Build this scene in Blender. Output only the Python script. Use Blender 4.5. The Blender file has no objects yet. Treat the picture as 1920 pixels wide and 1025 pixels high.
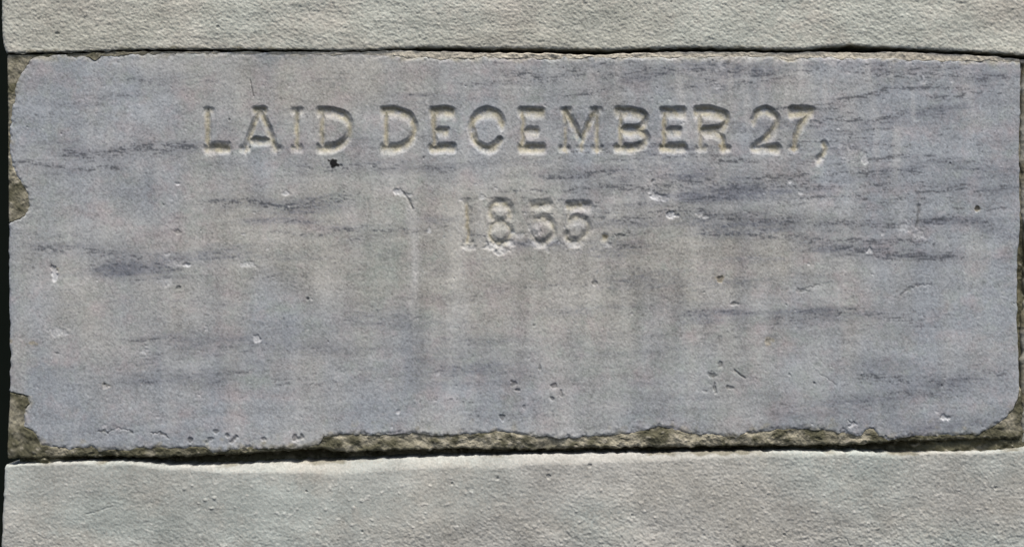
import bpy, math
import numpy as np

# ------------------------------------------------------------------ camera, sky, sun, exposure
S = 0.0005                      # half a millimetre: the unit in which the wall is measured
sc = bpy.context.scene
C = sc.collection

cam_d = bpy.data.cameras.new('camera'); cam = bpy.data.objects.new('camera', cam_d); C.objects.link(cam)
cam.location = (0, -1.30, 0); cam.rotation_euler = (math.radians(90), 0, 0)
cam_d.sensor_width = 36; cam_d.lens = 36 * 1.30 / (1920 * S)
cam_d.clip_start = 0.01; cam_d.clip_end = 50
sc.camera = cam

SUN_EL, SUN_AZ = 68, 14        # high, a little to the right of straight ahead of the wall
w = bpy.data.worlds.new("World"); sc.world = w; w.use_nodes = True
nt = w.node_tree; bg = nt.nodes['Background']
sky = nt.nodes.new('ShaderNodeTexSky'); sky.sky_type = 'NISHITA'; sky.sun_disc = False
sky.sun_elevation = math.radians(SUN_EL); sky.sun_rotation = math.radians(180 - SUN_AZ)
sky.air_density = 1.0; sky.dust_density = 4.0; sky.ozone_density = 1.0
nt.links.new(sky.outputs[0], bg.inputs[0]); bg.inputs[1].default_value = 0.065

sd_ = bpy.data.lights.new('sun', 'SUN'); sun = bpy.data.objects.new('sun', sd_); C.objects.link(sun)
sd_.energy = 1.5; sd_.angle = math.radians(24); sd_.color = (1.0, 0.95, 0.87)
# light travels from (sin az, -cos az, tan el) to the origin
sun.rotation_euler = (math.radians(90 - SUN_EL), 0, math.radians(SUN_AZ))
sun.location = (0.4, -1.2, 2.5)
sc.view_settings.view_transform = 'Standard'; sc.view_settings.look = 'None'
sc.view_settings.exposure = 1.56; sc.view_settings.gamma = 1

# ------------------------------------------------------------------ fields over the wall (one cell = one unit)
X0, Y0, WF, HF = -100, -300, 2500, 1640
fy = np.fft.fftfreq(HF)[:, None]; fx = np.fft.rfftfreq(WF)[None, :]
def field(seed, lx, ly=None, tilt=0.0):
    """smooth random field, blur radii lx, ly, unit deviation"""
    ly = lx if ly is None else ly
    r = np.random.RandomState(seed).standard_normal((HF, WF)).astype(np.float32)
    a, b = fx * math.cos(tilt) + fy * math.sin(tilt), -fx * math.sin(tilt) + fy * math.cos(tilt)
    F = np.fft.rfft2(r) * np.exp(-2 * math.pi ** 2 * ((lx * a) ** 2 + (ly * b) ** 2))
    o = np.fft.irfft2(F, s=(HF, WF)).astype(np.float32)
    o -= o.mean(); o /= o.std()
    return o
def sm(a, b, x):
    t = np.clip((x - a) / (b - a), 0, 1); return t * t * (3 - 2 * t)
YY, XX = np.mgrid[Y0:Y0 + HF, X0:X0 + WF].astype(np.float32)
def samp(F, px, py):
    x = np.clip(px - X0, 0, WF - 1.001); y = np.clip(py - Y0, 0, HF - 1.001)
    i = x.astype(int); j = y.astype(int); fx_ = x - i; fy_ = y - j
    return ((F[j, i] * (1 - fx_) + F[j, i + 1] * fx_) * (1 - fy_) +
            (F[j + 1, i] * (1 - fx_) + F[j + 1, i + 1] * fx_) * fy_)
def bump2(x, y, rx, ry): return np.exp(-((XX - x) / rx) ** 2 - ((YY - y) / ry) ** 2)
def curve(pts):
    a = np.array(pts, float); return lambda x: np.interp(x, a[:, 0], a[:, 1])

n1, n2, n3 = field(1, .8), field(2, 1.8), field(3, 4)
n4, n5, n6 = field(4, 10), field(5, 30), field(6, 90)
n7 = field(7, 1.3, .8)
g1, g2, g3 = field(11, 2.2, 1.5), field(12, 5, 3), field(13, 60, 40)
g0 = field(14, .6)

# ------------------------------------------------------------------ outlines of the stones and joints
upper_bottom = curve([(-20,101),(12,100),(60,100),(120,98),(200,95),(270,93),(400,93),(520,94),(640,95),(700,94),(745,92),(780,91),
    (900,92),(1000,93),(1060,94),(1110,96),(1170,94),(1230,92),(1280,91),(1400,93),(1480,95),(1520,93),(1550,89),(1590,87),(1620,89),
    (1660,91),(1700,92),(1760,95),(1850,100),(1920,106),(2300,130)])
gap_top = curve([(0,2.2),(200,2.2),(270,2.8),(400,3.4),(640,2.2),(690,1.2),(745,1.6),(775,4.5),(900,6.5),(1100,7),(1280,6),(1400,4.2),(1520,4),(1550,8),
    (1590,12),(1630,9),(1660,6),(1760,5),(1920,5)])
joint_top = lambda x: upper_bottom(x) + gap_top(x)
joint_bot = curve([(0,858),(60,859),(110,858),(150,855),(300,857),(400,854),(450,851),(500,848),(560,845),(605,841),(625,847),(700,846),(760,843),
    (900,841),(1000,843),(1100,840),(1280,838),(1400,836),(1600,834),(1640,831),(1680,828),(1850,824),(1920,822)])
lower_top = curve([(-20,872),(10,872),(40,869),(70,868),(150,864),(250,866),(310,873),(400,873),(500,868),(640,864),(800,857),(1000,852),
    (1280,848),(1400,846),(1600,846),(1680,849),(1740,847),(1850,845),(1880,842),(1920,838),(2300,812)])
left_edge = curve([(90,11),(130,12),(200,13),(350,14),(450,15),(600,17),(700,18),(760,16),(800,13),(870,11)])
right_edge = curve([(90,1914),(150,1914),(300,1912),(430,1914),(480,1909),(600,1908),(700,1911),(760,1913),(870,1914)])
# face of the marble itself: beyond these lines it is broken away and the mortar shows
T = curve([(0,107),(60,107),(110,103),(165,105),(178,111),(190,104),(250,101),(330,99),(450,99),(640,100),(720,102),(760,107),(830,109),(900,107),(1000,109),
    (1100,107),(1280,106),(1400,105),(1455,106),(1468,112),(1485,113),(1500,107),(1560,105),(1575,111),(1590,109),(1620,108),
    (1700,111),(1850,113),(1905,117),(2000,119)])
B = curve([(0,835),(70,829),(80,833),(130,840),(170,834),(185,842),(240,842),(250,838),(270,836),(330,838),(380,836),(400,845),(440,838),(470,836),(560,838),(598,830),(607,816),
    (640,812),(700,814),(760,811),(840,814),(915,812),(930,806),(960,810),(990,816),(1060,820),(1120,816),(1180,812),(1215,803),(1235,797),(1260,803),(1280,811),(1380,818),
    (1400,811),(1450,806),(1475,803),(1530,804),(1560,806),(1580,812),(1615,814),(1625,804),(1638,804),(1648,816),(1665,824),(1690,820),(1720,816),(1790,815),(1830,812),(1860,800),(1885,782),
    (1900,765),(1907,748),(1912,730)])
L = curve([(90,62),(108,62),(112,56),(125,45),(150,32),(180,26),(210,20),(240,15),(300,17),(318,22),(335,32),(350,45),(375,54),(395,52),(405,42),
    (412,30),(420,8),(732,8),(738,30),(742,50),(757,53),(766,44),(800,42),(808,60),(820,66),(832,72),(870,90)])
wob = n2 * .5 + n3 * .9 + n4 * .8
sdist = np.minimum(np.minimum(YY - T(XX), B(XX) + 3 + 1.5 * sm(700, 500, XX) - YY), XX - L(YY)) + wob * .9
sdist = sdist + 0
broken = sm(1.2, -1.2, sdist)                       # 1 where the marble is gone

# ------------------------------------------------------------------ the inscription, cut with a chisel in V section
def arc(cx, cy, rx, ry, a0, a1, n=18):
    return [(cx + rx * math.cos(math.radians(a)), cy - ry * math.sin(math.radians(a))) for a in np.linspace(a0, a1, n)]
def smooth(pts, n=7):
    p = np.array(pts, float); q = np.vstack([2 * p[0] - p[1], p, 2 * p[-1] - p[-2]]); o = []
    for i in range(1, len(q) - 2):
        for t in np.linspace(0, 1, n, endpoint=False):
            a, b, c, d = q[i-1], q[i], q[i+1], q[i+2]
            o.append(.5 * (2*b + (c-a)*t + (2*a-5*b+4*c-d)*t*t + (3*b-a-3*c+d)*t**3))
    o.append(p[-1]); return [tuple(v) for v in o]
def serif(x, y, h=8): return ([(x - h, y), (x + h, y)], .55)
A1, M1, B1 = 207, 244, 277
def E(x, x2, xm): return [([(x, A1), (x, B1)], .85), ([(x - 4, A1), (x2, A1)], 1), ([(x, M1), (xm, M1)], .8), ([(x - 4, B1), (x2 + 1, B1)], 1), ([(x2+1, A1), (x2 + 3, A1 + 7)], .5)]
def D(x, x2): return [([(x, A1), (x, B1)], .85), (smooth([(x - 6, A1 - 1), (x + 20, A1), (x2 - 8, A1 + 10), (x2, 240), (x2 - 9, B1 - 12), (x + 22, B1 - 1), (x - 6, B1)]), 1)]
letters = [
 ('letter L of LAID', [([(390, A1), (390, B1)], .8), serif(391, A1 - 2, 6), ([(388, B1), (427, B1)], 1), ([(427, B1), (429, B1 - 5)], .5)]),
 ('letter A of LAID', [([(486, A1), (460, B1 + 1)], .85), ([(489, A1), (516, B1 + 1)], .95), ([(479, A1 - 2), (496, A1 - 2)], .9), ([(468, 262), (504, 262)], .8), serif(459, B1 + 1, 7), serif(517, B1 + 1, 7)]),
 ('letter I of LAID', [([(557, A1), (557, B1)], .8), serif(557, A1 - 2, 7), serif(556, B1 + 1, 7)]),
 ('letter D of LAID', D(604, 655)),
 ('letter D of DECEMBER', D(724, 776)),
 ('first letter E of DECEMBER', E(814, 848, 838)),
 ('letter C of DECEMBER', [(smooth([(941, 229), (933, 213), (912, 206), (893, 215), (884, 240), (892, 267), (911, 278), (927, 274), (937, 263)]), 1), ([(941, 229), (938, 222)], .9)]),
 ('second letter E of DECEMBER', E(980, 1017, 1007)),
 ('letter M of DECEMBER', [([(1060, A1), (1059, B1)], .7), ([(1119, A1), (1119, B1)], .8), ([(1061, A1 - 1), (1089, 262)], 1), ([(1117, A1 - 1), (1091, 262)], 1), ([(1090, 258), (1090, B1)], .7),
      serif(1062, A1 - 2, 7), serif(1117, A1 - 2, 7), serif(1059, B1 + 1, 7), serif(1090, B1 + 1, 3), serif(1119, B1 + 1, 7)]),
 ('letter B of DECEMBER', [([(1164, A1), (1164, B1)], .8), (smooth([(1158, A1), (1185, A1), (1206, A1 + 6), (1210, 224), (1200, 239), (1166, 241)]), 1), (smooth([(1180, 241), (1200, 243), (1211, 256), (1206, 270), (1188, B1), (1158, B1)]), .95)]),
 ('third letter E of DECEMBER', E(1246, 1282, 1274)),
 ('letter R of DECEMBER', [([(1313, A1), (1313, B1)], .75), (smooth([(1307, A1 - 1), (1335, A1 - 1), (1358, A1 + 6), (1362, 224), (1350, 240), (1316, 243)]), 1), (smooth([(1340, 244), (1352, 255), (1357, B1 + 1)]), .9), serif(1314, B1 + 1, 8), serif(1360, B1 + 1, 8)]),
 ('numeral 2 of 27', [(smooth([(1413, 226), (1420, 210), (1438, 205), (1455, 217), (1455, 235), (1438, 256), (1414, B1 - 1)]), .9), ([(1412, B1), (1458, B1)], 1), ([(1411, 226), (1416, 227)], .6)]),
 ('numeral 7 of 27', [([(1484, A1 - 1), (1521, A1 - 1)], 1.15), (smooth([(1520, A1), (1507, 226), (1495, 248), (1489, B1)]), .85), serif(1488, B1 + 1, 7)]),
 ('comma after 27', [(smooth([(1545, 270), (1548, 278), (1543, 290), (1534, 300)]), .75)]),
 ('numeral 1 of 1855', [([(875, 382), (876, 453)], 1.0), serif(874, 380, 5), serif(877, 456, 8)]),
 ('numeral 8 of 1855', [(arc(938, 396, 19, 17, -20, 220), 1), (smooth([(956, 402), (945, 413), (930, 413), (922, 404)]), .6), (arc(939, 435, 19, 20, -180, 180, 26), .85)]),
 ('first numeral 5 of 1855', [([(996, 384), (1030, 384)], 1), ([(998, 386), (996, 409)], .6), (smooth([(1000, 411), (1018, 408), (1035, 418), (1038, 437), (1020, 454), (1004, 448), (999, 440)]), .85)]),
 ('second numeral 5 of 1855', [([(1066, 384), (1103, 384)], 1.05), ([(1068, 386), (1066, 410)], .62), (smooth([(1068, 412), (1085, 408), (1100, 418), (1102, 436), (1086, 451), (1070, 449), (1062, 439)]), .85)]),
 ('full stop after 1855', [([(1133, 446), (1136, 446)], .95)]),
]
wx_, wy_ = n4 * .5 + n3 * .45, field(21, 9) * .6 + field(22, 4) * .4
carve = np.zeros((HF, WF), np.float32); owner = np.zeros((HF, WF), np.int32)
def groove(polys, D0, k=1.0):
    P = np.array([p for pl, _ in polys for p in pl]); a, b = P.min(0) - 24, P.max(0) + 24
    i0, i1, j0, j1 = int(a[0] - X0), int(b[0] - X0), int(a[1] - Y0), int(b[1] - Y0)
    x = XX[j0:j1, i0:i1] + wx_[j0:j1, i0:i1] * k; y = YY[j0:j1, i0:i1] + wy_[j0:j1, i0:i1] * k
    out = np.zeros_like(x)
    for pl, d in polys:
        for (ax, ay), (bx, by) in zip(pl[:-1], pl[1:]):
            vx, vy = bx - ax, by - ay; q = vx * vx + vy * vy + 1e-6
            t = np.clip(((x - ax) * vx + (y - ay) * vy) / q, 0, 1)
            dx, dy = x - ax - t * vx, y - ay - t * vy
            qy = ay + t * vy; lo_w = np.interp(qy, [250, 266, 340, 425, 446], [19, 13, 18, 18, 13])
            m = np.hypot(dx / 8.6, dy / np.where(dy < 0, np.interp(qy, [200, 212, 262, 276], [7.6, 9, 9, 11.5]), lo_w)) / (.5 + .5 * d)
            out = np.maximum(out, (1 - np.maximum(m, 0) ** 1.15) * d * D0)
    return (slice(j0, j1), slice(i0, i1)), out
for li, (lab, polys) in enumerate(letters):
    sl, c = groove(polys, 6.2 if li < 15 else 4.3, 1.0 if li < 15 else 1.6)
    c = c * (1 + .10 * n4[sl])
    c = .5 * (c + np.sqrt(c * c + .12)) - .17 * 0; c = np.where(c > .03, c, 0)
    r = c > carve[sl]
    owner[sl] = np.where(r & (c > .22), li + 1, owner[sl]); carve[sl] = np.maximum(carve[sl], c)
carve = np.where(carve > .18, carve - .15, 0)

# ------------------------------------------------------------------ pits, chips, scratches in the marble
pit = np.zeros((HF, WF), np.float32); pale = np.zeros((HF, WF), np.float32); dark = np.zeros((HF, WF), np.float32); ochre = np.zeros((HF, WF), np.float32)
def blob(F, x, y, rx, ry, amp, rough=.5, ang=0, soft=.35):
    r = int(max(rx, ry) * 2.2) + 3; j, i = int(y - Y0), int(x - X0); s = (slice(j - r, j + r), slice(i - r, i + r))
    dx, dy = XX[s] - x, YY[s] - y; c, q = math.cos(ang), math.sin(ang)
    m = np.hypot((dx * c + dy * q) / rx, (-dx * q + dy * c) / ry) + rough * (.5 * n2[s] + .35 * n3[s])
    F[s] = np.maximum(F[s], amp * sm(1 + soft, 1 - soft, m))
for x, y, rx, ry, d, p in [(1260,403,8,6,2.4,.9),(1228,368,9,6,2.2,.8),(1243,372,9,5,1.4,.4),(1222,352,6,14,1.2,.4),(102,512,5,12,2.6,.9),(98,502,4,5,2.5,.2),
    (350,496,11,4,1.6,.8),(333,494,14,6,.8,.35),(1770,783,8,5,2.6,1),(197,723,6,6,2.0,.6),(1480,340,4,4,.8,.7),(1313,400,6,5,1.2,.5),(1322,406,5,4,1.2,.5),
    (1630,467,5,5,1.8,.7),(535,362,5,4,1.0,.6),(333,346,5,3,1.2,.8),(110,622,18,8,.8,.4),(483,633,6,6,1.6,.7),(460,495,12,5,.8,.5),(312,530,10,10,.6,.3),
    (1654,437,4,4,1,.6),(1700,425,14,10,.8,.35),(1723,440,12,7,.7,.35),(1622,298,6,12,1.0,.5),(1590,290,12,12,.6,.3),(1575,272,5,6,.7,.4),(1500,360,5,4,.8,.5),
    (905,370,5,5,.7,.4),(747,772,4,4,1.4,.8),(820,700,5,4,.5,.3),(1597,797,7,9,2.2,.7),(1580,808,9,5,1.8,.6),(640,700,20,8,.5,.25),(270,655,10,6,.7,.4),(1655,822,16,4,1.8,.7),
    (1000,430,10,12,1.2,.35),(972,440,8,6,1.0,.4),(805,430,4,5,1.0,.5),(748,358,8,5,1.4,.6),(762,366,10,4,1.2,.35),(1345,160,6,8,.6,.4),(1730,150,6,7,.8,.5),(1100,250,3,3,.4,.2),(1350,120,6,12,.5,.3)]:
    blob(pit, x, y, rx, ry, d * .9); blob(pale, x, y + 1, rx * 1.05, ry, p)
for x, y, rx, ry, d, k in [(1832,393,4,6,4,.5),(1350,683,5,6,1.8,.5),(1334,696,4,3,1,.5),(1340,728,3,9,2,.5),(1323,733,6,3,1.2,.4),(1368,727,8,3,1.4,.6),
    (1333,702,7,5,1.4,.7),(963,719,5,4,1.8,.6),(971,731,5,3,1.6,.6),(1037,722,7,4,1.6,.6),(1053,738,3,8,1.4,.6),(1034,746,5,3,1.5,.6),(942,782,4,4,1.8,.6),(983,763,3,4,1,.4),
    (357,824,4,5,2.2,.6),(387,829,4,4,1.6,.5),(394,822,7,3,1.4,.6),(404,808,4,4,1.2,.6),(442,819,4,5,2.2,.7),(427,817,4,4,1.8,.6),(435,828,4,3,1.6,.6),(495,821,5,4,1.6,.5),(552,820,5,5,2.4,.6),(566,817,4,5,2.4,.7),
    (335,435,6,3,1.2,.4),(333,539,4,3,1.6,.5),(578,560,2,2,2,.8),(1115,530,4,5,1.8,.5),(1350,524,6,5,2,.4),(1378,570,7,3,1.6,.5),(1000,610,4,3,1,.4),(197,720,3,3,3,.5),
    (1766,722,2,3,2.5,.8),(1527,717,2,2,1.6,.6),(1223,339,2,3,1.4,.8),(430,225,3,2,1.4,.6),(307,384,2,3,1.4,.6),(108,662,6,3,1.2,.5),(640,312,3,4,1.4,.5),(1706,433,4,3,1,.4),(885,110,4,3,1.2,.4),(802,108,4,4,1.8,.5),
    (1012,688,2,4,1,.6),(100,512,3,3,2,.3),(1480,702,3,2,1,.3),(1505,545,14,3,1,.3),(1350,640,3,12,.8,.25),(1440,640,4,4,1,.4)]:
    blob(pit, x, y, rx, ry, d); blob(dark, x, y, rx * .9, ry * .9, k * .75)
for x, y, rx, ry, k in [(1350,523,8,6,.7),(1440,640,6,8,.5),(1832,392,5,6,.8),(197,722,7,7,.5),(104,505,6,5,.7),(60,643,8,3,.6),(18,640,6,4,.6),(1120,235,3,4,.4),(1135,444,6,4,.9),
    (1355,277,6,6,.9),(1489,278,5,5,.8),(1059,282,4,5,.6),(1119,282,4,5,.6),(300,850,8,5,.5)]:
    blob(ochre, x, y, rx, ry, k)
def line(F, pts, wdt, amp, jit=1.0):
    P = np.array(pts, float); a, b = P.min(0) - 12, P.max(0) + 12
    s = (slice(int(a[1] - Y0), int(b[1] - Y0)), slice(int(a[0] - X0), int(b[0] - X0)))
    x = XX[s] + jit * n3[s] * 1.4; y = YY[s] + jit * n2[s] * 1.2
    for (ax, ay), (bx, by) in zip(P[:-1], P[1:]):
        vx, vy = bx - ax, by - ay; t = np.clip(((x - ax) * vx + (y - ay) * vy) / (vx * vx + vy * vy + 1e-6), 0, 1)
        d = np.hypot(x - ax - t * vx, y - ay - t * vy)
        F[s] = np.maximum(F[s], amp * np.exp(-(d / wdt) ** 2))
for pts, wd, d, k, j in [([(469,150),(475,180)],1.0,1.6,.8,.15),([(1723,386),(1722,405),(1719,425)],3.4,2.2,.55,.6),([(757,362),(768,374),(774,390)],2.6,2.4,.55,.8),
    ([(185,807),(200,810),(213,803),(232,803),(250,811)],1.3,1.6,.7,1.4),([(288,812),(300,810),(313,820)],1.6,1.8,.7,1.2),([(1378,694),(1396,709)],2,2,.7,.5),([(930,812),(955,812),(975,822)],1.6,2.0,.6,1),
    ([(255,725),(256,760)],2,.5,.25,.5),([(1500,545),(1535,532)],1.6,1,.4,1),([(1685,553),(1720,535),(1745,533)],1.8,1.2,.4,1.2),([(690,375),(694,412)],2.5,.8,.2,.6),([(163,830),(230,800),(250,795)],1.2,.4,.2,1.4),
    ([(1540,702),(1570,722)],1.4,.8,.35,1),([(900,372),(930,371)],1.3,.7,.3,1),([(1170,442),(1148,441)],1.5,1,.5,.8),([(480,190),(480,170)],1.2,.1,.05,1),([(1395,395),(1420,405)],1.2,.6,.3,1),([(1480,405),(1455,396)],1.1,.5,.3,1)]:
    line(pit, pts, wd, d, j); line(dark, pts, wd * .8, k, j)
for x, y, rx, ry, d, p in [(925,461,15,7,2.6,.75),(940,468,10,7,2.4,.8),(955,458,9,6,2,.5),(1012,458,16,7,2,.6),(1024,464,8,8,1.5,.6),(1075,457,18,6,2,.6),(1022,386,9,5,1,.5),(1096,389,12,6,1,.5),(1088,420,10,8,.6,.3),(1015,418,14,6,.7,.3),(940,388,13,8,.6,.3),(880,463,11,5,2,.6),(1537,296,7,6,1.4,.6),(1208,229,6,6,1.6,.6),(1138,458,9,4,1.2,.5)]:
    blob(pit, x, y, rx, ry, d * .8, .45, soft=.6); blob(pale, x, y + 1, rx, ry, p * .6, .6, soft=.6)
for pts, k in [([(388,212),(388,272)],.6),([(556,212),(556,272)],.45),([(603,214),(603,272)],.4),([(723,214),(723,272)],.7),([(772,225),(776,245),(768,262)],.8),([(812,212),(812,270)],.7),([(814,207),(846,206)],.5),([(979,212),(979,272)],.65),([(1059,240),(1059,280)],.5),([(1119,220),(1119,280)],.5),([(1090,258),(1090,280)],.5),
    ([(1163,214),(1163,272)],.4),([(1205,222),(1208,232)],.4),([(1245,212),(1245,272)],.8),([(1315,214),(1313,272)],.35),([(1353,256),(1359,277)],.9),([(1489,250),(1488,280)],.7),([(1452,236),(1432,260),(1416,274)],.3),([(875,386),(876,450)],.9),([(1062,207),(1066,212)],.8),([(888,240),(893,262)],.5)]:
    line(ochre, pts, 2.4, k * .8, 1.0)
tar = np.zeros((HF, WF), np.float32)
for x, y, rx, ry in [(622,303,4,5),(628,307,4,4),(630,301,3,3),(624,311,2,3),(634,309,2,3),(617,301,2.4,2)]: blob(tar, x, y, rx, ry, 1, .8, soft=.2)
# random small wear
pale *= .85
cell = field(31, 1.6); pit += 1.4 * sm(3.1, 3.9, cell); cell2 = field(32, 1.1); dark = np.maximum(dark, .5 * sm(3.2, 4, cell2))
chipn = field(33, 3.2, 2.4); pale = np.maximum(pale, .35 * sm(2.7, 3.4, chipn)); pit += .7 * sm(2.7, 3.3, chipn)

# ------------------------------------------------------------------ veining of the marble
dash = .75 * field(41, 6, 1.0, -.03) + .55 * field(42, 2.6, .9) + .75 * field(49, .9)
cloud = .8 * field(43, 60, 9, -.05) + .5 * field(50, 34, 3, -.04); band = np.zeros((HF, WF), np.float32); haze_v = np.zeros((HF, WF), np.float32)
def vein(pts, wd, a, b):
    c = curve([(p[0], p[1]) for p in pts]); x0, x1 = pts[0][0], pts[-1][0]
    s = (slice(int(min(p[1] for p in pts) - 4 * wd - 20 - Y0), int(max(p[1] for p in pts) + 4 * wd + 20 - Y0)), slice(max(0, x0 - 60 - X0), min(WF, x1 + 60 - X0)))
    x, y = XX[s], YY[s]; dd = (y - c(x) + 2.0 * n5[s]) / wd
    e = sm(x0 - 50, x0 + 25, x) * sm(x1 + 50, x1 - 25, x)
    band[s] = np.maximum(band[s], a * np.exp(-dd * dd) * e); haze_v[s] = np.maximum(haze_v[s], b * np.exp(-(dd / 1.9) ** 2) * e)
for v in [([(30,306),(90,312),(130,318),(220,316)],5,1,.35),([(130,288),(200,292),(260,284),(300,282),(370,277)],9,1.1,.65),([(270,276),(330,274)],4,1.2,.4),([(60,212),(95,213)],3,.8,.1),([(175,182),(240,178)],4,.7,.15),
    ([(220,152),(350,150),(420,160)],6,.5,.25),([(400,381),(460,378),(560,388),(650,372)],9,1.1,.6),([(520,390),(575,389)],2.5,1.5,.4),([(60,468),(130,466),(220,476),(330,496)],9,.9,.4),
    ([(190,492),(260,500),(330,503)],16,.6,.6),([(250,498),(450,482)],9,.5,.3),([(480,520),(590,518)],7,.5,.3),([(250,640),(330,636)],5,.8,.3),([(440,652),(560,660),(640,650)],20,.3,.45),
    ([(950,140),(990,141),(1030,148),(1090,148)],7,1.1,.5),([(930,156),(1000,154),(1070,150)],4,.9,.3),([(1060,180),(1150,172)],6,.9,.3),([(1130,150),(1180,146),(1300,135),(1450,138)],9,.85,.5),([(1280,165),(1330,150),(1350,165)],12,.5,.5),
    ([(1590,186),(1625,181),(1660,167),(1750,163)],5,1.4,.5),([(1620,130),(1700,140),(1780,135),(1860,150)],14,.75,.6),([(1740,181),(1860,178)],6,.8,.4),([(1510,230),(1560,226),(1640,228),(1690,212)],4.5,1.3,.35),
    ([(1560,250),(1600,262),(1700,212),(1790,198)],10,.5,.3),([(1650,273),(1690,272)],3.5,1.1,.2),([(1610,302),(1640,300),(1685,295)],4,1.6,.35),([(1540,308),(1600,304)],3,1,.2),([(1540,324),(1650,326),(1720,320)],7,1.1,.5),
    ([(1680,322),(1740,322)],3,1.2,.2),([(1640,348),(1740,345),(1900,352)],8,.7,.35),([(1750,297),(1830,297)],4,.7,.2),([(1040,332),(1100,326),(1160,320)],6,1,.35),([(700,320),(760,312),(860,318)],8,.55,.5),([(560,318),(640,316),(720,310)],9,.6,.4),
    ([(1080,356),(1150,352),(1240,360)],8,1,.4),([(1270,340),(1340,345),(1460,348),(1560,352)],12,.9,.6),([(1260,372),(1330,372),(1400,357)],10,.8,.5),([(1130,405),(1190,412),(1260,396),(1310,400)],10,1,.5),([(1290,395),(1360,410),(1440,415),(1500,414)],9,1,.45),
    ([(1340,438),(1400,442),(1460,445)],4,1.5,.3),([(1500,450),(1560,452),(1660,450),(1740,455)],5,1.3,.5),([(1550,462),(1600,470),(1680,478),(1790,482)],8,1.25,.65),([(1540,420),(1640,420),(1660,424)],6,1.2,.5),([(1730,415),(1790,408),(1860,422)],8,.9,.45),([(1490,443),(1560,449)],3,1.3,.2),
    ([(1800,392),(1880,388)],6,.6,.35),([(700,432),(790,430)],4,1.2,.3),([(640,452),(700,440)],8,.4,.3),([(1150,440),(1180,436)],5,1.2,.4),([(1280,590),(1330,590)],8,.5,.3),([(1440,595),(1600,590),(1750,600)],14,.5,.4),([(1280,585),(1420,583)],5,.5,.3),
    ([(840,420),(860,418)],5,.8,.2),([(800,410),(840,430)],6,.5,.3),([(740,700),(900,690),(1010,705)],22,.3,.5),([(1600,700),(1750,715),(1880,700)],16,.55,.6),([(1450,760),(1600,750),(1700,765)],16,.4,.45),([(770,752),(820,748),(880,752)],5,.8,.3),
    ([(500,725),(700,715)],14,.3,.3),([(300,700),(420,712)],18,.25,.4),([(1700,800),(1870,790)],8,.3,.4),([(640,602),(760,590)],14,.3,.35),([(60,550),(140,547)],5,.5,.2),([(240,690),(330,652),(520,648)],18,.3,.4),([(30,560),(50,560)],4,.4,.1)]: vein(*v)
rv = np.random.RandomState(7)
for k in range(70):
    if k < 46: x, y, a_ = rv.uniform(930, 1800), rv.uniform(120, 480), rv.uniform(.6, 1.15)
    else: x, y, a_ = rv.uniform(40, 1800), rv.uniform(130, 790), rv.uniform(.4, .85)
    ln = rv.uniform(25, 130); dy = rv.uniform(-.10, .04) * ln
    if x + ln < 1880: vein([(int(x), int(y)), (int(x + ln / 2), int(y + dy * .7 + rv.uniform(-2, 2))), (int(x + ln), int(y + dy))], rv.uniform(2, 6), a_, rv.uniform(.05, .4))
low = sm(-1.6, 1.8, field(44, 200, 40))
vein_m = .8 * np.clip(sm(.9, 3.3, dash + 1.55 * band) * np.clip(band * 1.5 + .08 + .3 * bump2(1600, 280, 420, 220), 0, 1) + .3 * sm(1.8, 3.2, dash) , 0, 1)
haze_m = np.clip(haze_v * (.8 + .3 * cloud + .22 * n1 + .12 * dash) + (.2 + .25 * bump2(1550, 330, 500, 260)) * sm(-.2, 2.4, cloud) * (1 + .4 * dash), 0, 1)

# broad colour of the marble: warm = buff staining, else blue-grey; drips = pale vertical streaks
warm = .30 + 1.0 * bump2(1080, 480, 420, 110) + .65 * bump2(640, 160, 330, 70) + .55 * bump2(650, 440, 220, 110) + .45 * bump2(400, 430, 260, 80) + .4 * bump2(1450, 620, 200, 120) + .25 * bump2(850, 640, 300, 80)
warm += .35 * bump2(1420, 480, 260, 50); warm += -.55 * bump2(1750, 300, 260, 300) - .4 * bump2(150, 300, 180, 220) - .5 * bump2(1700, 730, 300, 130) - .4 * bump2(300, 780, 330, 90) - .3 * bump2(900, 770, 300, 60)
drip = field(45, 12, 70); warm = np.clip(warm + .12 * n6 + .10 * n5 + .10 * drip, 0, 1)
rosy = np.clip(.13 * field(81, 14, 10) + .07 * field(82, 3), 0, .5)
green = np.clip(.13 * field(83, 14, 10) + .10 * field(84, 3) + .35 * bump2(720, 450, 90, 150) + .5 * bump2(1180, 700, 500, 60) * .3 + .10 * drip * bump2(900, 400, 700, 300), 0, 1)
paleW = .25 * bump2(730, 430, 12, 130) + .22 * bump2(655, 350, 10, 90) + .2 * bump2(870, 560, 12, 90) + .25 * bump2(1190, 360, 10, 120) + .8 * bump2(778, 500, 9, 110) + .45 * bump2(768, 400, 8, 40) + .28 * bump2(1000, 300, 14, 120) + .22 * bump2(670, 420, 20, 120) + .25 * bump2(180, 250, 30, 120) + .2 * bump2(1060, 560, 20, 100) + .4 * bump2(1065, 760, 16, 90) + .18 * bump2(700, 380, 30, 80)
for x, y, rx, ry in [(1360,160,26,16),(1330,150,14,22),(1500,140,18,20),(1560,130,14,40),(1620,150,24,26),(1280,170,24,14),(1440,335,12,26),(1325,350,10,20),(1150,760,60,16),(280,120,70,12),(1620,310,8,16),(1590,215,20,40),(1420,300,14,22)]:
    paleW = paleW + .3 * bump2(x, y, rx, ry)
drip2 = field(46, 5, 26); vdrip = sm(.4, 2.0, drip2) * (.45 + .75 * bump2(1400, 200, 400, 200))
pale_soft = np.clip(paleW + .34 * vdrip + .07 * n5, 0, 1)
edge_pale = sm(30, 3, np.minimum(XX - left_edge(YY), np.minimum(right_edge(YY) - XX, B(XX) - YY)))
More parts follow.
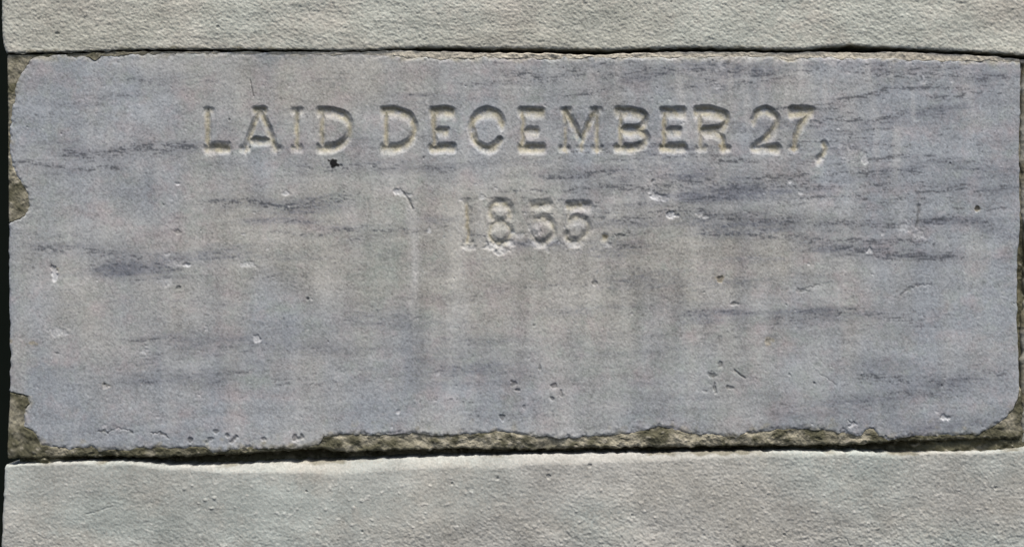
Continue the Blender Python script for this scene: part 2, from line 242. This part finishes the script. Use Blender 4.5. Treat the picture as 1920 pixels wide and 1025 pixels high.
grime = np.clip(sm(1.6, 5.0, carve) * (.75 + .25 * n3 + .15 * n2), 0, 1)        # brown growth lodged in the bottoms of the cuts
right_w = .55 + .6 * bump2(1500, 300, 500, 260) + .3 * bump2(1000, 760, 900, 60)
tone = 1 + .10 * g0 + .085 * n1 - .10 * sm(1.8, 3.0, field(86, .8)) + .028 * field(87, 26, 1.3, -.02) * right_w + .03 * field(88, 60, 4, -.03) * right_w + .065 * field(89, 8, 60) * bump2(1000, 450, 900, 420) + .03 * n2 + .022 * n4 + .035 * field(47, 24, 10) + .02 * n6
chroma = field(48, 1.5)

# ------------------------------------------------------------------ relief
stone_h = (1.0 * n6 * .6 + .30 * n5 + .12 * n4 + .085 * n1 + .07 * n2 - carve * (1 + .0 * n2) - pit * .9 - .35 * sm(.5, 2.4, carve) * n2 * .4
           - 8 * broken - .25 * sm(10, 0, sdist) * (1 + .5 * n3) - .12 * vein_m * 2 + tar * .6)
stone_h += sm(.3, 3, carve) * (.22 * n2 + .25 * n3)
rag = sm(14, 0, sdist); stone_h += rag * (.35 * n3 + .2 * n2) - 1.7 * sm(8, -1, sdist)

lump = field(51, 6, 5); lump2 = field(52, 2.6, 2.2); lump3 = field(53, 14, 6)
mortar_h = -1.1 + .4 * lump + .3 * lump2 + .25 * n2 + .22 * n1 + .45 * lump3
left_patch = sm(100, 70, XX)
botzone = sm(780, 800, YY)
mortar_h -= 7 * sm(1.5, 6, sdist)
mortar_h += botzone * (-.5 + .4 * lump) + sm(60, 20, XX) * (-.8)
mortar_h += 0; cav = field(54, 4, 2.2); mortar_h -= 1.6 * sm(1.6, 2.4, cav) * botzone
mortar_h -= 3.5 * np.exp(-((XX - 1020) / 40) ** 2 - ((YY - 836 + (XX - 1020) * .12) / 6) ** 2)

c1, c2 = field(61, 2.6, 1.7, .12), field(62, 1.5, 1.1); c3, c4 = field(63, 7, 4), field(64, 40, 16)
knob = sm(1.4, 2.6, field(65, 2.6, 2.2))
cast_h = .16 * c1 + .20 * c2 + .12 * n1 + .34 * sm(.4, 2.2, field(66, 1.8, 1.3)) - .45 * sm(1.5, 2.7, field(67, 1.6, 1.1)) + .12 * c3 + .5 * c4 + .9 * n6
rough_lo = .45 + .35 * sm(500, 1300, XX) + .35 * sm(960, 1010, YY) + .2 * bump2(250, 930, 120, 30)
cast_up = cast_h + .0
cast_lo = cast_h * rough_lo + .75 * knob * sm(880, 920, YY) * (.6 + .4 * sm(200, 700, XX)) - .5 * n6 * 0
for pts, wd, d in [([(165,963),(190,955),(212,948)],1.6,.9),([(1556,1015),(1570,1007),(1585,1008),(1593,1022)],1.4,1.1),([(1000,800),(1001,800)],1,0)]:
    tmp = np.zeros((HF, WF), np.float32); line(tmp, pts, wd, d, .6); cast_lo -= tmp
for x, y, r in [(372,943,4),(384,936,4),(399,951,3.4),(403,931,3),(347,915,3),(361,909,3),(1066,994,4),(1002,986,3),(1080,957,3)]:
    tmp = np.zeros((HF, WF), np.float32); blob(tmp, x, y, r * .8, r * .65, 1.2, .7, soft=.6); cast_lo += tmp
for x, y, r in [(109,64,3),(410,51,3.5),(1030,891,4),(848,905,2),(1105,872,4),(1390,905,2),(1185,965,2.4),(575,920,2.6),(1866,914,3),(1471,1002,2.6),(680,995,3),(933,897,3)]:
    tmp = np.zeros((HF, WF), np.float32); blob(tmp, x, y, r, r * .8, 2.0, .5); cast_lo -= tmp; cast_h = cast_h - tmp
cast_up = cast_h

# ------------------------------------------------------------------ mesh building
def fillet(d, R, depth): 
    t = np.clip(d / R, 0, 1); return depth * (1 - np.sqrt(np.clip(1 - (1 - t) ** 2, 0, 1)))
def to_world(px, py, h): return np.stack([(px - 960) * S, -h * S, (512.5 - py) * S], -1)
def grid_normals(P):
    du = np.gradient(P, axis=1); dv = np.gradient(P, axis=0)
    n = np.cross(dv, du); n /= np.linalg.norm(n, axis=-1, keepdims=True) + 1e-20
    n[n[..., 1] > 0] *= -1
    return n
def make_mesh(name, co, faces, mat, attrs=None, normals=None, parent=None, flat=False):
    me = bpy.data.meshes.new(name); me.vertices.add(len(co)); me.vertices.foreach_set('co', co.astype(np.float32).ravel())
    me.loops.add(faces.size); me.loops.foreach_set('vertex_index', faces.astype(np.int32).ravel())
    me.polygons.add(len(faces)); me.polygons.foreach_set('loop_start', np.arange(len(faces), dtype=np.int32) * 4)
    me.update(calc_edges=True)
    me.polygons.foreach_set('use_smooth', np.full(len(faces), not flat))
    for k, v in (attrs or {}).items():
        a = me.attributes.new(k, 'FLOAT', 'POINT'); a.data.foreach_set('value', v.astype(np.float32).ravel())
    if normals is not None: me.normals_split_custom_set_from_vertices(normals.astype(np.float32))
    me.materials.append(mat); me.update()
    o = bpy.data.objects.new(name, me); C.objects.link(o); o.parent = parent
    return o
def relief(name, PX, PY, H, mat, attr_fields, parent=None, back=130, split=None, part_name=None):
    """a closed slab whose front is the relief H; split = (id grid, list of labels) cuts pieces of the front into parts"""
    R, K = PX.shape; P = to_world(PX, PY, H); N = grid_normals(P).reshape(-1, 3)
    co = P.reshape(-1, 3); at = {k: samp(F, PX, PY).ravel() for k, F in attr_fields.items()}
    idx = np.arange(R * K).reshape(R, K)
    q = np.stack([idx[:-1, :-1], idx[1:, :-1], idx[1:, 1:], idx[:-1, 1:]], -1).reshape(-1, 4)
    body = q
    if split is not None:
        ids = split[0]; fid = ids[:-1, :-1].reshape(-1); body = q[fid == 0]
    ring = np.concatenate([idx[0, :], idx[1:, -1], idx[-1, -2::-1], idx[-2:0:-1, 0]])
    nb = len(ring); bc = co[ring].copy(); bc[:, 1] = back * S
    rn = np.roll(ring, -1); base = len(co); bi = base + nb + np.arange(nb); bn = np.roll(bi, -1)
    fr = co[ring].copy(); fi = base + np.arange(nb); fn = np.roll(fi, -1)
    sk = np.stack([fi, fn, bn, bi], -1)
    allco = np.concatenate([co, fr, bc, np.array([[co[:, 0].mean(), back * S, co[:, 2].mean()]])])
    ce = len(allco) - 1
    cap = np.stack([bi[::2], np.roll(bi, -1)[::2], np.roll(bi, -2)[::2], np.full(len(bi[::2]), ce)], -1) if nb % 2 == 0 else np.stack([bi, bn, np.full(nb, ce), np.full(nb, ce)], -1)[:0]
    cen = co.mean(0); out = fr - cen; out[:, 1] = 0
    # side normals: perpendicular to the outline
    tg = np.roll(fr, -1, 0) - np.roll(fr, 1, 0); sn = np.stack([-tg[:, 2], np.zeros(nb), tg[:, 0]], -1); sn /= np.linalg.norm(sn, axis=1, keepdims=True) + 1e-20
    sg = np.sign((sn * out).sum(1)); sg[sg == 0] = 1; sn *= np.median(sg)
    nor = np.concatenate([N, sn, sn, [[0, 1, 0]]])
    fat = {k: np.concatenate([v, v[ring], v[ring], [0]]) for k, v in at.items()}
    faces = np.concatenate([body, sk, cap])
    used = np.unique(faces); rem = np.full(len(allco), -1); rem[used] = np.arange(len(used))
    o = make_mesh(name, allco[used], rem[faces], mat, {k: v[used] for k, v in fat.items()}, nor[used], parent)
    parts = []
    if split is not None:
        for i, lab in enumerate(split[1]):
            f = q[fid == i + 1]
            if not len(f): continue
            used = np.unique(f); rem = np.full(len(co), -1); rem[used] = np.arange(len(used))
            p = make_mesh(part_name, co[used], rem[f], mat, {k: v[used] for k, v in at.items()}, N[used], parent)
            p['label'] = 'carved ' + lab; parts.append(p)
    return o
def steps(a, b, st, ends=(0, .3, .8, 1.5, 2.4, 3.5)):
    e = np.array(ends); n = max(2, int((b - a - 2 * (e[-1] + st)) / st))
    return np.concatenate([a + e, np.linspace(a + e[-1] + st, b - e[-1] - st, n), b - e[::-1]])
def band_grid(xs, top, bot, nrow, e=(0, .3, .8, 1.5, 2.4, 3.5)):
    e = np.array(e); m = np.linspace(0, 1, nrow); X = np.broadcast_to(xs, (nrow + 2 * len(e), len(xs))).copy()
    t, b = top(xs) if callable(top) else np.full(len(xs), top), bot(xs) if callable(bot) else np.full(len(xs), bot)
    k = e[-1] + 1.3
    Y = np.concatenate([t[None] + e[:, None], (t + k)[None] + m[:, None] * (b - t - 2 * k)[None], b[None] - e[::-1][:, None]])
    return X, Y

# ------------------------------------------------------------------ materials
def new_mat(name, rough, spec=.25):
    m = bpy.data.materials.new(name); m.use_nodes = True; b = m.node_tree.nodes['Principled BSDF']
    b.inputs['Roughness'].default_value = rough; b.inputs['Specular IOR Level'].default_value = spec
    return m, m.node_tree, b
class G:
    def __init__(s, t): s.t = t
    def attr(s, n): a = s.t.nodes.new('ShaderNodeAttribute'); a.attribute_name = n; return a.outputs['Fac']
    def col(s, c): r = s.t.nodes.new('ShaderNodeRGB'); r.outputs[0].default_value = (*c, 1); return r.outputs[0]
    def math(s, op, a, b=0.0):
        m = s.t.nodes.new('ShaderNodeMath'); m.operation = op
        for i, v in enumerate((a, b)):
            if isinstance(v, (int, float)): m.inputs[i].default_value = v
            else: s.t.links.new(v, m.inputs[i])
        return m.outputs[0]
    def mix(s, f, a, b, mode='MIX'):
        m = s.t.nodes.new('ShaderNodeMix'); m.data_type = 'RGBA'; m.blend_type = mode; m.clamp_factor = True
        for i, v in ((0, f), (6, a), (7, b)):
            if isinstance(v, (int, float)): m.inputs[i].default_value = v
            elif isinstance(v, tuple): m.inputs[i].default_value = (*v, 1)
            else: s.t.links.new(v, m.inputs[i])
        return m.outputs[2]
    def noise(s, scale, detail=4, rough=.6, stretch=(1, 1, 1)):
        tc = s.t.nodes.new('ShaderNodeTexCoord'); mp = s.t.nodes.new('ShaderNodeMapping'); mp.inputs['Scale'].default_value = stretch
        n = s.t.nodes.new('ShaderNodeTexNoise'); n.inputs['Scale'].default_value = scale; n.inputs['Detail'].default_value = detail; n.inputs['Roughness'].default_value = rough
        s.t.links.new(tc.outputs['Object'], mp.inputs[0]); s.t.links.new(mp.outputs[0], n.inputs['Vector']); return n.outputs['Fac']
    def ramp(s, f, a, b):
        r = s.t.nodes.new('ShaderNodeMapRange'); r.inputs['From Min'].default_value = a; r.inputs['From Max'].default_value = b; r.clamp = True
        s.t.links.new(f, r.inputs[0]); return r.outputs[0]
    def bump(s, f, strength, dist):
        b = s.t.nodes.new('ShaderNodeBump'); b.inputs['Strength'].default_value = strength; b.inputs['Distance'].default_value = dist
        s.t.links.new(f, b.inputs['Height']); return b.outputs[0]
def scale_col(g, c, f):
    cmb = g.t.nodes.new('ShaderNodeVectorMath'); cmb.operation = 'SCALE'; g.t.links.new(c, cmb.inputs[0]); g.t.links.new(f, cmb.inputs['Scale']); return cmb.outputs[0]

marble, t, b = new_mat('veined_grey_marble', .72, .2); g = G(t)
c = g.mix(g.attr('warm'), (.270, .290, .308), (.330, .322, .292))
c = g.mix(g.attr('green'), c, (.255, .285, .255))
c = g.mix(g.attr('rosy'), c, (.345, .285, .285)); c = g.mix(g.attr('haze'), c, (.140, .150, .172))
c = g.mix(g.attr('pale_soft'), c, (.42, .415, .40))
c = g.mix(g.attr('vein'), c, (.055, .060, .068))
c = g.mix(g.attr('cut'), c, (.40, .385, .335)); c = g.mix(g.attr('ochre'), c, (.335, .29, .195))
c = g.mix(g.attr('rim_dirt'), c, (.235, .215, .155)); c = g.mix(g.attr('grime'), c, (.285, .262, .185))
c = g.mix(g.attr('dark'), c, (.05, .05, .045))
c = g.mix(g.attr('pale'), c, (.52, .525, .53))
c = g.mix(g.attr('chroma'), c, g.mix(g.ramp(g.noise(900, 2), .35, .65), (.36, .27, .25), (.22, .29, .33)))
c = scale_col(g, c, g.attr('tone'))
c = g.mix(g.attr('tar'), c, (.006, .006, .006))
t.links.new(c, b.inputs['Base Color'])
t.links.new(g.bump(g.noise(1500, 3), .25, .0003), b.inputs['Normal'])
cut = np.clip(sm(.2, 3, carve) * (.55 + .18 * n3 + .1 * n2), 0, .8)
rim_dirt = np.clip(sm(13, 0, sdist + 3 * n3) * sm(-.8, 1.4, n4 + .5 * n3 + 1.0 * sm(790, 840, YY)) * .75 + .5 * sm(34, 4, B(XX) - YY + 6 * n3) * sm(.9, 2.2, field(85, 5, 4) + .3 * n2), 0, .85) * (YY > 95)
marble_f = dict(cut=cut, rim_dirt=rim_dirt, warm=warm, rosy=rosy, green=green, haze=haze_m, pale_soft=pale_soft, vein=vein_m, ochre=ochre, grime=grime * .8, dark=dark, pale=pale, chroma=.16 * sm(-1, 2, chroma), tone=tone, tar=tar)

def cast_mat(name, c_a, c_b, c_c):
    m, t, b = new_mat(name, .9, .12); g = G(t)
    c = g.mix(g.attr('hue'), c_a, c_b); c = g.mix(g.attr('hue_b'), c, c_c)
    c = g.mix(g.attr('speck'), c, (.10, .095, .08)); c = g.mix(g.attr('fleck'), c, (.62, .60, .55))
    c = g.mix(g.ramp(g.noise(1100, 2), .5, .8), c, (.385, .345, .30))
    c = g.mix(g.attr('edge_dirt'), c, (.14, .125, .085))
    c = scale_col(g, c, g.attr('tone')); t.links.new(c, b.inputs['Base Color'])
    t.links.new(g.bump(g.noise(1300, 3), .35, .0004), b.inputs['Normal'])
    return m
cast_a = cast_mat('weathered_stone_buff', (.382, .384, .330), (.365, .382, .338), (.395, .378, .328))
cast_b = cast_mat('weathered_stone_grey', (.352, .350, .322), (.325, .352, .326), (.362, .352, .312))
cast_tone = 1 + .09 * g0 + .045 * n1 + .04 * n4 + .03 * n6 + .03 * field(71, 20, 8)
speck = .6 * sm(2.7, 3.6, field(72, 1.4, 1.0)); fleck = .5 * sm(2.4, 3.6, field(73, 1.5, 1.1)) + .25 * knob
hue = np.clip(.45 + .28 * n6 + .25 * field(74, 50, 30) + .5 * bump2(1750, 950, 260, 140) + .6 * bump2(250, 950, 260, 90) + .4 * bump2(1500, 40, 300, 80), 0, 1)
cast_tone = cast_tone + .05 * bump2(1180, 960, 24, 80) + .04 * bump2(440, 930, 16, 80) + .035 * field(76, 14, 60) * (YY > 500) + .03 * field(77, 60, 6) * (YY < 500)
hue_b = np.clip(.28 * field(75, 36, 24) + .12 * n3 + .15, 0, 1)
joint_dirt_up = .8 * sm(7, 0, upper_bottom(XX) - YY + 1.5 * n3) * sm(-1.2, 1.2, n4 + .6)
lo_d = YY - lower_top(XX)
joint_dirt_lo = .75 * sm(7, 1, lo_d + 2.0 * n3) * sm(.1, 1.4, n5 + 1.4 * bump2(80, 866, 60, 20) + 1.8 * bump2(1780, 850, 120, 20) + n4 * .5 - .3)
cast_f_up = dict(tone=cast_tone, speck=speck, fleck=fleck, hue=hue, hue_b=hue_b, edge_dirt=joint_dirt_up)
cast_f_lo = dict(tone=cast_tone, speck=speck, fleck=fleck, hue=hue, hue_b=hue_b, edge_dirt=joint_dirt_lo)

mm, t, b = new_mat('lichened_lime_mortar', .95, .08); g = G(t)
c = g.mix(g.attr('buff'), (.165, .154, .115), (.31, .285, .215))
c = g.mix(g.attr('moss_and_shade'), c, (.075, .072, .045))
c = g.mix(g.attr('sand'), c, (.50, .46, .38)); c = g.mix(g.attr('pock'), c, (.045, .042, .03))
c = scale_col(g, c, g.attr('tone')); t.links.new(c, b.inputs['Base Color'])
t.links.new(g.bump(g.noise(900, 4), .35, .0005), b.inputs['Normal'])
buff = np.clip(.35 + .25 * lump3 + .8 * bump2(850, 835, 330, 60) + .5 * bump2(1300, 830, 360, 60) + 1.2 * sm(125, 110, YY) * sm(300, 760, XX) * sm(1760, 1600, XX) - .3 * bump2(30, 380, 40, 60), 0, 1)
moss_and_shade = np.clip(.25 + .3 * n4 + .35 * lump + .35 * sm(7, 0, joint_bot(XX) - YY) * botzone + .5 * bump2(330, 850, 260, 26) + .45 * bump2(330, 850, 330, 30) + .6 * bump2(1790, 830, 130, 40) + .55 * bump2(1240, 815, 46, 26) + .35 * bump2(1480, 815, 90, 26) + .6 * bump2(1800, 830, 150, 40)  # mossy growth, plus shade of the lower joint put into the colour
      + .3 * bump2(30, 370, 30, 60) + .35 * bump2(40, 840, 40, 30) - 1.6 * sm(125, 110, YY) * sm(300, 500, XX) - .3 * bump2(800, 835, 160, 30) + sm(1895, 1908, XX) * (.5 * sm(380, 480, YY) + .35), 0, .92)
mort_f = dict(buff=buff, moss_and_shade=moss_and_shade, sand=.75 * sm(125, 112, YY) * sm(100, 700, XX) + .35 * sm(1.1, 2.4, lump2), pock=.5 * sm(1.4, 2.4, -lump2 + .3 * n1), tone=1 + .08 * g0 + .08 * n1)

core, t, b = new_mat('dark_wall_core', 1.0, .0); g = G(t)
t.links.new(g.mix(g.noise(40, 5), (.02, .02, .017), (.05, .045, .035)), b.inputs['Base Color'])
black, t, b = new_mat('black_shadowed_recess', 1.0, 0.0); g = G(t)
t.links.new(g.mix(g.noise(5, 4), (.004, .006, .005), (.009, .011, .009)), b.inputs['Base Color'])  # shade of the recess is put into this near-black base colour

# ------------------------------------------------------------------ the cornerstone
def empty(name, px, py, label, cat, group=None):
    o = bpy.data.objects.new(name, None); C.objects.link(o); o.empty_display_size = .05
    o['label'] = label; o['category'] = cat
    if group: o['group'] = group
    return o
corner = empty('cornerstone', 960, 850, 'grey veined marble cornerstone carved LAID DECEMBER 27, 1855 between two rough stone courses', 'cornerstone')

us = np.concatenate([np.array([0, .3, .8, 1.5, 2.4, 3.5]), np.linspace(5, 1890, 1262), 1895 - np.array([3.5, 2.4, 1.5, .8, .3, 0])]) / 1895.0
x_ref = 15 + us * 1895
inset_t = lambda x: joint_top(x) + 1.2
inset_b = lambda x: joint_bot(x) - 1.2
PX, PY = band_grid(x_ref, inset_t, inset_b, 500)
xl = left_edge(PY) + 1.0 * samp(n3, np.full_like(PY, 12), PY) * .6 + 1.2 * ((PY < 420) | (PY > 735)); xr = right_edge(PY) + .6 * samp(n3, np.full_like(PY, 1910), PY)
PX = xl + us[None] * (xr - xl)
jit = .7 * samp(n3, PX, PY) + .5 * samp(n2, PX, PY)
dl, dr, dt, db = PX - xl, xr - PX, PY - inset_t(PX), inset_b(PX) - PY
H = samp(stone_h, PX, PY) - fillet(dl, 9, 6) * (1 + .25 * samp(n4, PX, PY)) - fillet(dr, 6, 4) - fillet(dt, 2.5, 2) - fillet(db, 5, 4)
# which cells belong to which carved sign
ii = np.clip(np.rint(PX - X0).astype(int), 0, WF - 1); jj = np.clip(np.rint(PY - Y0).astype(int), 0, HF - 1)
ids = owner[jj, ii]
relief('stone_body', PX, PY, H, marble, marble_f, corner, 130, (ids, [l for l, _ in letters]), 'carved_character')

def mortar_grid(name, xs, top, bot, n, off=0.0, edges='b', R=5, dep=4.5, label=None, back=60, hfield=None, fld=mort_f, parent=corner, lf=None):
    PX, PY = band_grid(xs, top, bot, n)
    if lf is not None:
        u = (xs - xs[0]) / (xs[-1] - xs[0]); a = lf(PY); PX = a + u[None] * (xs[-1] - a)
    H = samp(mortar_h if hfield is None else hfield, PX, PY) + off
    if 'b' in edges: H -= fillet((bot(PX) if callable(bot) else bot) - PY, R, dep)
    if 't' in edges: H -= fillet(PY - (top(PX) if callable(top) else top), R, dep)
    if 'l' in edges: H -= fillet(PX - PX[:, :1], R, dep)
    o = relief(name, PX, PY, H, mm, fld, parent, back)
    if label: o['label'] = label
    return o
mortar_grid('mortar', np.linspace(11, 76, 46), lambda x: joint_top(x), lambda x: 425 + 0 * x, 215, edges='tl', lf=left_edge, label='olive grey mortar patch filling the chipped upper left edge')
mortar_grid('mortar', np.linspace(76, 1912, 1225), lambda x: joint_top(x) + .6 * samp(n3, x, np.full_like(x, 100)), lambda x: T(x) + 9, 8, edges='t', R=3, dep=2.0, label='thin cream mortar line along the top edge')
bt = curve([(0,725),(60,728),(84,785),(1180,788),(1240,780),(1300,788),(1800,786),(1850,772),(1912,725)])
mortar_grid('mortar', np.linspace(11, 1915, 1270), bt, lambda x: joint_bot(x) + .9 * samp(n3, x, np.full_like(x, 850)) + .5 * samp(n2, x, np.full_like(x, 850)), 56, edges='bl', R=6, dep=5, lf=left_edge, label='crumbling lichened mortar along the chipped bottom edge')
# right-hand joint: recessed rough mortar between the cornerstone and the next stone
rj = mortar_h - 4 - 9 * sm(410, 450, YY) * sm(570, 540, YY) * sm(1912, 1915, XX) - 2.5 * sm(400, 640, YY) + 1.5 * sm(180, 140, YY)
xs = np.linspace(1900, 1930, 24)
mortar_grid('mortar', xs, lambda x: joint_top(x) + 1, lambda x: 846 + 0 * x, 470, edges='', hfield=rj, label='rough brown mortar in the upright joint at the right')
# bedding mortar seen deep in the lower joint, coming forward at both ends
bed = -62 + 52 * np.exp(-((XX - 85) / 50) ** 2) + 14 * np.exp(-((XX - 470) / 60) ** 2) + 52 * sm(1600, 1800, XX) + 2.0 * lump + 1.4 * lump2 + 3 * n4
bed = bed - 6 * sm(860, 850, YY) * sm(300, 100, XX)
mortar_grid('mortar', np.linspace(18, 1925, 1270), lambda x: joint_bot(x) - 4, lambda x: lower_top(x) + 5, 14, edges='', hfield=bed, back=90, label='bedding mortar deep in the joint under the stone')

# ------------------------------------------------------------------ the rough stones above, below and beside it
ul = curve([(-300,2),(0,3),(60,4),(82,6),(95,10),(102,13)])
xs = np.concatenate([steps(0, 1940, 1.55, (0, .3, .8, 1.5, 2.4, 3.5)), np.linspace(1944, 2260, 60)])
PX, PY = band_grid(xs, lambda x: -4.0 + 0 * x, lambda x: upper_bottom(x) + .5 * samp(n3, x, np.full_like(x, 97)) + .3 * samp(n2, x, np.full_like(x, 97)), 66)
extra = np.linspace(-260, -9, 60)[:, None] * np.ones_like(PX[:1]); PX = np.concatenate([np.repeat(PX[:1], 60, 0), PX]); PY = np.concatenate([extra, PY])
u = (xs - xs[0]) / (xs[-1] - xs[0]); a = ul(PY) + .6 * samp(n3, np.full_like(PY, 5), PY); PX = a + u[None] * (2260 - a)
H = 3.5 + samp(cast_up, PX, PY) - fillet(upper_bottom(PX) - PY, 3.5 + 3.5 * sm(680, 800, PX), 2 + 2 * sm(680, 800, PX)) - fillet(PX - a, 9, 7) 
top_block = relief('rough_stone_block', PX, PY, H, cast_a, cast_f_up, None, 140)
top_block['label'] = 'buff rough-faced stone course running above the inscribed marble'; top_block['category'] = 'stone block'; top_block['group'] = 'rough stone courses around the cornerstone'

ll = curve([(860,11),(880,9),(930,7),(1000,4),(1040,2),(1400,0)])
ltop = lambda x: lower_top(x) + .8 * samp(n3, x, np.full_like(x, 860)) + .45 * samp(n2, x, np.full_like(x, 860))
PX, PY = band_grid(xs, ltop, lambda x: 1032.0 + 0 * x, 118)
extra = np.linspace(1037, 1280, 60)[:, None] * np.ones_like(PX[:1]); PX = np.concatenate([PX, np.repeat(PX[:1], 60, 0)]); PY = np.concatenate([PY, extra])
a = ll(PY) + .6 * samp(n3, np.full_like(PY, 5), PY); PX = a + u[None] * (2260 - a)
rr = 7 + 15 * np.exp(-((PX - 820) / 420) ** 4) + 2 * samp(n5, PX, PY)
H = 4.5 + samp(cast_lo, PX, PY) - .45 * rr * np.clip(1 - (PY - lower_top(PX)) / rr, 0, 1) ** 1.5 - fillet(PY - lower_top(PX) + .8, 4, 3) - fillet(PX - a, 8, 7)
low_block = relief('rough_stone_block', PX, PY, H, cast_b, cast_f_lo, None, 140)
low_block['label'] = 'grey rough-faced stone course with a pale rounded top edge, below the inscribed marble'; low_block['category'] = 'stone block'; low_block['group'] = 'rough stone courses around the cornerstone'

nl = curve([(90,1921),(140,1918),(300,1917),(400,1918),(430,1926),(560,1926),(590,1919),(700,1917),(860,1918)])
xs2 = np.concatenate([1918 + np.array([0, .4, 1, 2, 3.5]), np.linspace(1925, 2260, 40)])
PX, PY = band_grid(xs2, lambda x: joint_top(x) + 3, lambda x: lower_top(x) - 9, 420)
a = nl(PY) + samp(n3, np.full_like(PY, 1918), PY); u2 = (xs2 - xs2[0]) / (xs2[-1] - xs2[0]); PX = a + u2[None] * (2260 - a)
H = samp(cast_h, PX, PY) - 5 - fillet(PX - a, 12, 8) - fillet(PY - joint_top(PX), 10, 6)
side_f = dict(cast_f_up); side_f['edge_dirt'] = np.clip((.75 + .2 * n4) * sm(1960, 1928, XX + 6 * n4), 0, 1)
side = relief('side_stone_block', PX, PY, H, cast_b, side_f, None, 140)
side['label'] = 'dirty sliver of the next stone at the right end of the marble'; side['category'] = 'stone block'

# ------------------------------------------------------------------ what closes the view behind the joints and past the left edge
def slab(name, x0, x1, y0, y1, z0, z1, mat):
    v = np.array([(x, y, z) for x in (x0, x1) for y in (y0, y1) for z in (z0, z1)])
    f = np.array([(0, 1, 3, 2), (4, 6, 7, 5), (0, 4, 5, 1), (2, 3, 7, 6), (0, 2, 6, 4), (1, 5, 7, 3)])
    o = make_mesh(name, v, f, mat, flat=True); o['kind'] = 'structure'; return o
slab('wall_core', -.462, .66, .071, .20, -.39, .39, core)
slab('background', -3, 3, .60, .62, -2, 2, black)
